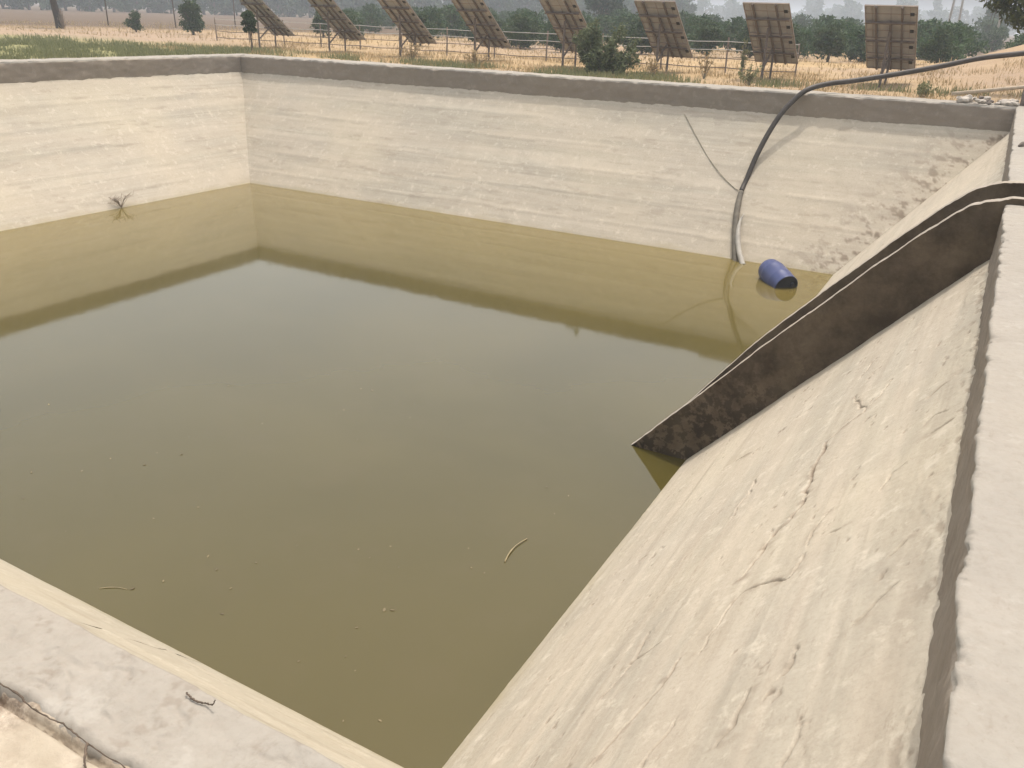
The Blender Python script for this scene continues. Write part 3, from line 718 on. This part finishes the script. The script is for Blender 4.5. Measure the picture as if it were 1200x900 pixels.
for i in range(60):
    a = g.random() * 6.283; h = .3 + 1.1 * g.random(); r_ = .9 * (1.4 - h) * g.random()
    db.tube([(.25 + .3 * math.cos(a) * .2, 0, 0), (.3 + r_ * math.cos(a), r_ * math.sin(a) * .6, h)], [.022, .008], 4)
db.build('dead_branches', TWIG, lt)
# overhanging tree at the right edge
ov = thing('overhanging_tree', 'olive-dark tree leaning in from the top right corner with hanging twigs', 'tree', (4.9, 29.0, gzs(4.9, 29.0)))
m = MB(); m.tube(catmull([(0, 0, -.2), (.1, 0, 1.2), (-.15, .1, 2.6), (-.3, 0, 4.2), (-.2, 0, 5.4)], 6), [.26 - .006 * i for i in range(25)], 10)
cs = []; rs = []; ns = []; g = np.random.default_rng(9)
for i in range(40):
    a = g.random() * 6.283; rr = 4.3 * math.sqrt(g.random()); h = 4.6 + 2.2 * g.random() - .30 * rr
    cs.append((rr * math.cos(a), rr * math.sin(a) * .75, h)); k_ = .65 + .5 * g.random(); rs.append((k_, k_, k_ * .7)); ns.append(int(150 + 120 * g.random()))
for (x, z, r_) in ((-5.95, 2.42, .34), (-5.6, 2.16, .40), (-5.2, 1.86, .44), (-4.75, 1.68, .46), (-5.2, 2.5, .5), (-5.8, 2.9, .4), (-4.4, 2.4, .7), (-6.35, 2.52, .2), (-5.5, 2.5, .45), (-5.0, 2.2, .5)):
    cs.append((x, -.4, z)); rs.append((r_, r_, r_ * .62)); ns.append(int(620 * r_))
for c in cs[:14] + cs[-10:]:
    b = Vector((-.2, 0, 3.6 + .8 * g.random())); c = Vector(c); m.tube([b, (b + c) / 2 + Vector((0, 0, .25)), c], [.08, .05, .015], 6)
m.build('trunk', BARK, ov, True)
V, F = leaf_cloud(cs, rs, ns, .085, .7, 41, shell=.2); np_mesh('crown', V, F, L_OVER, ov)
hg = MB()
for i in range(16):
    x = -6.1 + 1.3 * g.random(); z = 2.35 + .25 * g.random(); l = .25 + .55 * g.random(); dx = .1 * (g.random() - .5)
    hg.tube([(x, -.4 + .4 * g.random(), z), (x + dx, -.3, z - l)], [.012, .006], 4)
hg.build('hanging_twigs', BARK, ov)

# poles and thin trunks
def pole(name, label, cat, x, y, h, r, lean=0, group=None, mat=BARKG):
    t = thing(name, label, cat, (x, y, GZ), 0, group)
    MB().tube([(0, 0, -.3), (lean * .5, 0, h * .5), (lean, 0, h)], [r, r * .85, r * .7], 8).build('shaft', mat, t, True)
    return t
pole('thin_trunk', 'thin bare trunk rising left of the two small field bushes', 'trunk', -65.2, 48.8, 4.5, .05, .1, 'thin bare trunks along the field', BARK)
pole('thin_trunk', 'thin bare trunk beside the larger field bush', 'trunk', -61.7, 52.6, 4.2, .05, -.15, 'thin bare trunks along the field', BARK)
pole('thin_trunk', 'faint thin trunk left of the slim sapling', 'trunk', -62.9, 60.3, 4.0, .05, .1, 'thin bare trunks along the field', BARK)
def hpole(label, x, y, h):
    t = thing('utility_pole', label, 'pole', (x, y, GZ))
    MB().tube([(-.75, 0, -.3), (-.25, 0, h)], [.17, .13], 8).build('leg', GALV, t, True)
    MB().tube([(.75, 0, -.3), (.25, 0, h)], [.17, .13], 8).build('leg', GALV, t, True)
    for z in (h * .35, h * .55, h * .75): MB().bar((-.75 + .5 * z / h, 0, z), (.75 - .5 * z / h, 0, z), .1).build('brace', GALV, t)
    MB().bar((-1.6, 0, h - .6), (1.6, 0, h - .6), .16).build('crossarm', GALV, t)
    return t
hpole('two-legged pale pole above the hazy trees at the upper right', -9.5, 150, 17)
pole('street_pole', 'single thin pale pole close to the overhanging tree at the upper right', 'pole', -2.6, 110, 9, .12, 0, None, GALV)

# weeds and grasses: uncountable -> stuff
def blades(name, n, area, hmin, hmax, wid, mat, seed, dens=None, lean=.5):
    g = np.random.default_rng(seed); x0, x1, y0, y1 = area
    P = np.stack([x0 + (x1 - x0) * g.random(n * 3), y0 + (y1 - y0) * g.random(n * 3)], 1)
    keep = np.clip(fbm(P[:, 0] * .9, P[:, 1] * .9, 3, seed) * 2.2 + .45, 0, 1) > g.random(len(P))
    if dens is not None: keep &= dens(P[:, 0], P[:, 1]) > g.random(len(P))
    P = P[keep][:n]; m = len(P)
    z = gz(P[:, 0], P[:, 1]); h = hmin + (hmax - hmin) * g.random(m) ** 1.6
    a = g.random(m) * 6.283; b = g.random(m) * 6.283; l = h * lean * g.random(m)
    w_ = np.stack([np.cos(a), np.sin(a), 0 * a], 1) * (wid * (.6 + .8 * g.random(m)))[:, None]
    base = np.stack([P[:, 0], P[:, 1], z - .03], 1); tip = base + np.stack([np.cos(b) * l, np.sin(b) * l, h], 1)
    md = base * .5 + tip * .5 + np.stack([0 * l, 0 * l, .1 * h], 1)
    V = np.stack([base - w_, base + w_, md + w_ * .7, tip, md - w_ * .7], 1).reshape(-1, 3)
    o = np_mesh(name, V, np.arange(5 * m).reshape(m, 5), mat); tag(o, kind='stuff'); return o
gd = blades('green_weeds', 40000, (-46, XL - 1.15, 9, 30), .05, .30, .018, L_WEED, 61, lambda x, y: np.clip((x + 46) / 8, .25, 1) * np.clip((30 - y) / 5, 0, 1))
tag(gd, 'low green weeds covering the bank beyond the left coping', 'weeds')
dg = blades('dry_grass', 20000, (-34, 3.5, YB + 1.12, 36), .04, .26, .010, STRAW, 63)
tag(dg, 'dry straw grass on the ground between coping and solar panels', 'grass')
dg2 = blades('stubble', 9000, (-75, -2, 34, 62), .08, .30, .02, STRAW, 65)
tag(dg2, 'yellow straw stubble on the field behind the panels', 'grass')
gd2 = blades('green_grass', 13000, (-30, 1.5, YB + 1.1, 28.5), .05, .30, .016, L_WEED, 67, lambda x, y: np.clip(fbm(x * .35, y * .35, 2, 69) * 3 + .5, 0, 1))
tag(gd2, 'patches of green grass along the back coping', 'grass')
# individual tall weeds behind the back coping
def weed(label, loc, h, spread, seed, n=9, leaf=L_WEED, rz=0, size=.05):
    t = thing('weed', label, 'weed', loc, rz, 'tall weeds behind the back coping'); g = np.random.default_rng(seed); m = MB(); cs = []; rs = []; ns = []
    for i in range(n):
        a = g.random() * 6.283; sp = spread * g.random(); tp = Vector((math.cos(a) * sp, math.sin(a) * sp, h * (.55 + .45 * g.random())))
        m.tube([(0, 0, -.05), tp * .5 + Vector((0, 0, .06 * h)), tp], [.010, .008, .004], 4)
        for tt in (.5, .75, 1): c = tp * tt; cs.append(tuple(c)); rs.append((.05, .05, .09)); ns.append(9)
    V, F = leaf_cloud(cs, rs, ns, size, .6, seed, shell=.1); np_mesh('leaves', V, F, leaf, t); m.build('stalks', BARKG, t); return t
weed('tall pale weed stalk standing between the two panels right of the leafy bush', (-7.9, 29.6, GZ), 1.25, .22, 71)
weed('low green weed at the foot of the second solar panel from the right', (-7.0, 27.2, GZ), .55, .5, 73, 14)
weed('pale dry weed left of the tall stalk behind the back coping', (-8.9, 28.8, GZ), .75, .4, 75, 10, STRAW)
weed('green weed clump behind the coping below the hose, right of the last panel', (-2.1, 26.6, GZ), .42, .5, 77, 16)
weed('dry weed between the third and fourth solar panels from the left', (-20.4, 28.4, GZ), .6, .5, 79, 14, STRAW)
weed('dry grey weed beneath the fourth solar panel from the left', (-16.9, 27.4, GZ), .55, .6, 81, 14, STRAW)
weed('pale weed beside the right side of the big leafy bush', (-10.1, 27.3, GZ), .7, .35, 83, 10, STRAW)

# dry twig plant on the left slope, small plants near the corner
def twig_plant(label, loc, h, seed, n=18):
    t = MB(); g = np.random.default_rng(seed)
    for i in range(n):
        a = g.random() * 6.283; sp = h * (.3 + .7 * g.random()); p = Vector((math.cos(a) * sp * .5, math.sin(a) * sp * 1.7, h * (.35 + .65 * g.random())))
        m1 = p * .5 + Vector((0, 0, .05)); t.tube([(0, 0, -.03), m1, p], [.008, .006, .004], 4)
        for j in range(3):
            b = m1.lerp(p, .3 + .35 * j); e = b + Vector((g.normal() * .06, g.normal() * .09, .03 + .09 * g.random())); t.tube([b, e], [.005, .003], 4)
    o = t.build('twig_plant', TWIG); o.location = loc; tag(o, label, 'plant'); return o
twig_plant('dry bare twig plant rooted at the waterline of the left slope', (-21.66, 15.75, -3.78), .30, 91, 18)

# ------------------------------------------------------------------ rubble, pole and stump on the back right corner
def stone(label, loc, s, seed, mat, name='stone', grp=None, cat='stone'):
    bm = bmesh.new(); bmesh.ops.create_icosphere(bm, subdivisions=2, radius=1); g = np.random.default_rng(seed)
    pl = [(Vector(g.normal(size=3)).normalized(), .55 + .35 * g.random()) for _ in range(9)]
    for v in bm.verts:
        for n_, d_ in pl:
            e = v.co.dot(n_) - d_
            if e > 0: v.co -= n_ * e
        v.co = Vector((v.co.x * s[0], v.co.y * s[1], v.co.z * s[2]))
    me = bpy.data.meshes.new(name); bm.to_mesh(me); bm.free(); me.materials.append(mat)
    o = link(bpy.data.objects.new(name, me)); o.location = loc; o.rotation_euler = (0, 0, g.random() * 6); tag(o, label, cat, grp); return o
g = np.random.default_rng(17)
for i in range(26):
    x = -1.05 + 1.35 * g.random(); y = YB + .10 + .85 * g.random(); s = .05 + .11 * g.random() ** 2
    dark = g.random() < .35
    stone('dark broken lump in the rubble heap on the back right corner' if dark else 'pale broken concrete piece in the rubble heap on the back right corner',
          (x, y, s * .45 + .10 * g.random() * (s < .1)), (s * 1.3, s, s * .75), 400 + i, STONED if dark else STONE, grp='dark rubble lumps' if dark else 'pale rubble pieces')
stone('small dark stone lying on the right coping past the chute', (.345, 15.4, .03), (.05, .12, .05), 450, STONED)
wp = MB().tube([(-1.25, 24.55, .16), (.3, 24.9, .40), (1.5, 25.15, .56)], [.045, .045, .04], 10).build('wooden_pole', WOOD, None, True)
tag(wp, 'weathered wooden pole lying over the rubble on the back right corner', 'pole')
st = MB().box(.27, .52, 24.30, 24.55, -.1, .52).build('concrete_stump', simple('stump_concrete', (.17, .14, .12), .9, 0, .25, 8, .5))
tag(st, 'short dark square concrete stump at the right edge beyond the coping', 'post')
bv = st.modifiers.new('bevel', 'BEVEL'); bv.width = .015; bv.segments = 2

# ------------------------------------------------------------------ debris on the water and twigs on the coping
def leaf_mesh(seed):
    g = np.random.default_rng(seed); n = 9; v = []
    for i in range(n):
        t = i / (n - 1); w_ = .35 * math.sin(math.pi * t) ** .8 + .02
        v += [(t - .5, w_ * (.9 + .2 * g.random()), .03 * math.sin(6 * t)), (t - .5, -w_ * (.9 + .2 * g.random()), .03 * math.cos(5 * t))]
    return v, [(2 * i, 2 * i + 1, 2 * i + 3, 2 * i + 2) for i in range(n - 1)]
v, f = leaf_mesh(1); lf = mesh_obj('floating_leaf', v, f, LEAFY); sol = lf.modifiers.new('solid', 'SOLIDIFY'); sol.thickness = .06
tag(lf, 'tiny leaf fragment floating on the murky pond', 'leaf', 'leaf fragments floating on the pond')
spots = [(-8.62, 6.02), (-5.89, 5.23), (-7.5, 5.24), (-4.19, 5.36), (-6.62, 4.26), (-22.0, 15.9), (-5.79, 4.78), (-5.56, 4.45), (-4.48, 4.34), (-3.68, 4.0), (-3.42, 4.16), (-4.26, 5.32), (-4.16, 4.61), (-18.6, 14.6)]
g = np.random.default_rng(23)
for i in range(40): spots.append((-3.6 - 8 * g.random() ** 1.5, 4.2 + 6.5 * g.random() ** 1.4))
for i, (x, y) in enumerate(spots):
    if x > -3.3: continue
    o = lf if i == 0 else lf.copy()
    if i: link(o)
    d = math.hypot(x, y); s = (.018 + .026 * g.random() ** 2) * (1 if i > 13 else 1.3)
    o.location = (x, y, -ZW + .006); o.rotation_euler = (.1 * g.normal(), .1 * g.normal(), g.random() * 6.28); o.scale = (s, s * .7, s * .5)
sk = MB().tube(catmull([(-3.642, 6.64, 0), (-3.672, 6.79, .010), (-3.68, 6.97, .010), (-3.645, 7.15, .003)], 5), [.009] * 8 + [.006] * 8, 7).build('floating_stick', simple('pale_stick', (.27, .225, .13), .8), None, True)
sk.location = (0, 0, -ZW + .006); tag(sk, 'pale bent stick floating on the pond before the chute', 'stick')
sk2 = sk.copy(); link(sk2); sk2.rotation_euler = (0, 0, R(-62)); sk2.scale = (.55, .55, .4); sk2.location = (-6.78 - .55 * (-3.66 * math.cos(R(-62)) - 6.9 * math.sin(R(-62))), 4.17 - .55 * (-3.66 * math.sin(R(-62)) + 6.9 * math.cos(R(-62))), -ZW + .002); tag(sk2, 'second faint stick floating in the lower left part of the pond', 'stick')
def ct(label, pts_, r_, name='twig'):
    n_ = 8 * (len(pts_) - 1) + 1; q_ = [p + Vector((random.gauss(0, r_ * .3), random.gauss(0, r_ * .3), 0)) for p in catmull(pts_, 8)]
    o = MB().tube(q_, [r_ * (1 - .5 * i / n_) * random.uniform(.55, 1.25) for i in range(n_)], 6).build(name, ROOT, None, True); tag(o, label, 'twig'); return o
ct('long dark twig lying along the cracked outer edge of the near coping', [(-1.96, .822, .003), (-1.85, .828, .006), (-1.75, .818, .003), (-1.64, .824, .005), (-1.55, .816, .004), (-1.42, .818, .002)], .0032)
ct('short forked twig at the lower end of the long twig', [(-1.55, .815, .006), (-1.52, .79, .012), (-1.49, .765, .004)], .004)
ct('small curled twig on the inner edge of the near coping', [(-1.48, 1.045, .006), (-1.44, 1.037, .008), (-1.41, 1.045, .007), (-1.385, 1.045, .016), (-1.38, 1.05, .030)], .003)
ct('thin twig lying in the grit at the lower left corner', [(-1.99, .775, .005), (-1.95, .782, .012), (-1.90, .77, .008), (-1.88, .79, .01)], .004)

# ------------------------------------------------------------------ haze, sky, sun
hz = MB().box(-1520, 1520, -420, 1520, -6.0, 21).build('haze', bpy.data.materials.new('haze_air'))
hm = hz.data.materials[0]; hm.use_nodes = True; nt = hm.node_tree; nt.nodes.remove(nt.nodes['Principled BSDF'])
pv = nt.nodes.new('ShaderNodeVolumePrincipled'); pv.inputs['Color'].default_value = (.81, .89, .98, 1); pv.inputs['Density'].default_value = .0014; pv.inputs['Anisotropy'].default_value = .2
nt.links.new(pv.outputs[0], nt.nodes['Material Output'].inputs['Volume'])
tag(hz, kind='stuff'); hz.display_type = 'WIRE'

sun_dir = Vector((.02, .255, .967)).normalized(); elev = math.asin(sun_dir.z)
wd = bpy.data.worlds.new('World'); scene.world = wd; wd.use_nodes = True; nt = wd.node_tree
sky = nt.nodes.new('ShaderNodeTexSky'); sky.sky_type = 'NISHITA'; sky.sun_disc = False
sky.sun_elevation = elev; sky.sun_rotation = math.atan2(sun_dir.x, sun_dir.y); sky.air_density = 1.0; sky.dust_density = 10.0; sky.ozone_density = .6
tc = nt.nodes.new('ShaderNodeTexCoord'); sx = nt.nodes.new('ShaderNodeSeparateXYZ'); nt.links.new(tc.outputs['Generated'], sx.inputs[0])
rv = nt.nodes.new('ShaderNodeValToRGB'); nt.links.new(sx.outputs[2], rv.inputs[0]); el = rv.color_ramp.elements  # extra white band added above the horizon to brighten the water's reflection
el[0].position = .07; el[0].color = (0, 0, 0, 1); el[1].position = 1.0; el[1].color = (.30, .30, .30, 1)
for p_, v_ in ((.26, 1.0), (.55, .9)):
    e_ = el.new(p_); e_.color = (v_, v_, v_, 1)
vm = nt.nodes.new('ShaderNodeMix'); vm.data_type = 'RGBA'; vm.blend_type = 'MULTIPLY'; vm.inputs[0].default_value = 1
nt.links.new(rv.outputs[0], vm.inputs[6]); vm.inputs[7].default_value = (6.6, 6.7, 6.5, 1)
va = nt.nodes.new('ShaderNodeMix'); va.data_type = 'RGBA'; va.blend_type = 'ADD'; va.inputs[0].default_value = 1
nt.links.new(sky.outputs[0], va.inputs[6]); nt.links.new(vm.outputs[2], va.inputs[7])
nt.links.new(va.outputs[2], nt.nodes['Background'].inputs[0]); nt.nodes['Background'].inputs[1].default_value = .15
sl = bpy.data.lights.new('sun', 'SUN'); sl.energy = 2.75; sl.angle = R(1.0); sl.color = (1.0, .955, .89)
so = link(bpy.data.objects.new('sun', sl)); so.rotation_euler = sun_dir.to_track_quat('Z', 'Y').to_euler(); so.location = (0, 0, 60)

# ------------------------------------------------------------------ camera
yaw, pitch, roll = -.4997452, .4122744, .0326505
F_ = Vector((math.sin(yaw) * math.cos(pitch), math.cos(yaw) * math.cos(pitch), -math.sin(pitch)))
R_ = F_.cross(Vector((0, 0, 1))).normalized(); U_ = R_.cross(F_)
R2 = R_ * math.cos(roll) + U_ * math.sin(roll); U2 = U_ * math.cos(roll) - R_ * math.sin(roll)
cd = bpy.data.cameras.new('camera'); cam = link(bpy.data.objects.new('camera', cd))
cam.matrix_world = Matrix(((R2.x, U2.x, -F_.x, 0), (R2.y, U2.y, -F_.y, 0), (R2.z, U2.z, -F_.z, CAM_H), (0, 0, 0, 1)))
cd.sensor_width = 36; cd.lens = 36 * 985.535 / 1200; cd.clip_start = .05; cd.clip_end = 6000
scene.camera = cam
scene.view_settings.view_transform = 'Standard'; scene.view_settings.look = 'None'; scene.view_settings.gamma = 1
scene.view_settings.exposure = -0.20
scene.render.engine = 'CYCLES'
cy = scene.cycles; cy.use_denoising = True; cy.max_bounces = 6; cy.diffuse_bounces = 3; cy.glossy_bounces = 3; cy.volume_bounces = 1; cy.transparent_max_bounces = 6
cy.use_adaptive_sampling = True; cy.adaptive_threshold = .02
cy.caustics_reflective = False; cy.caustics_refractive = False
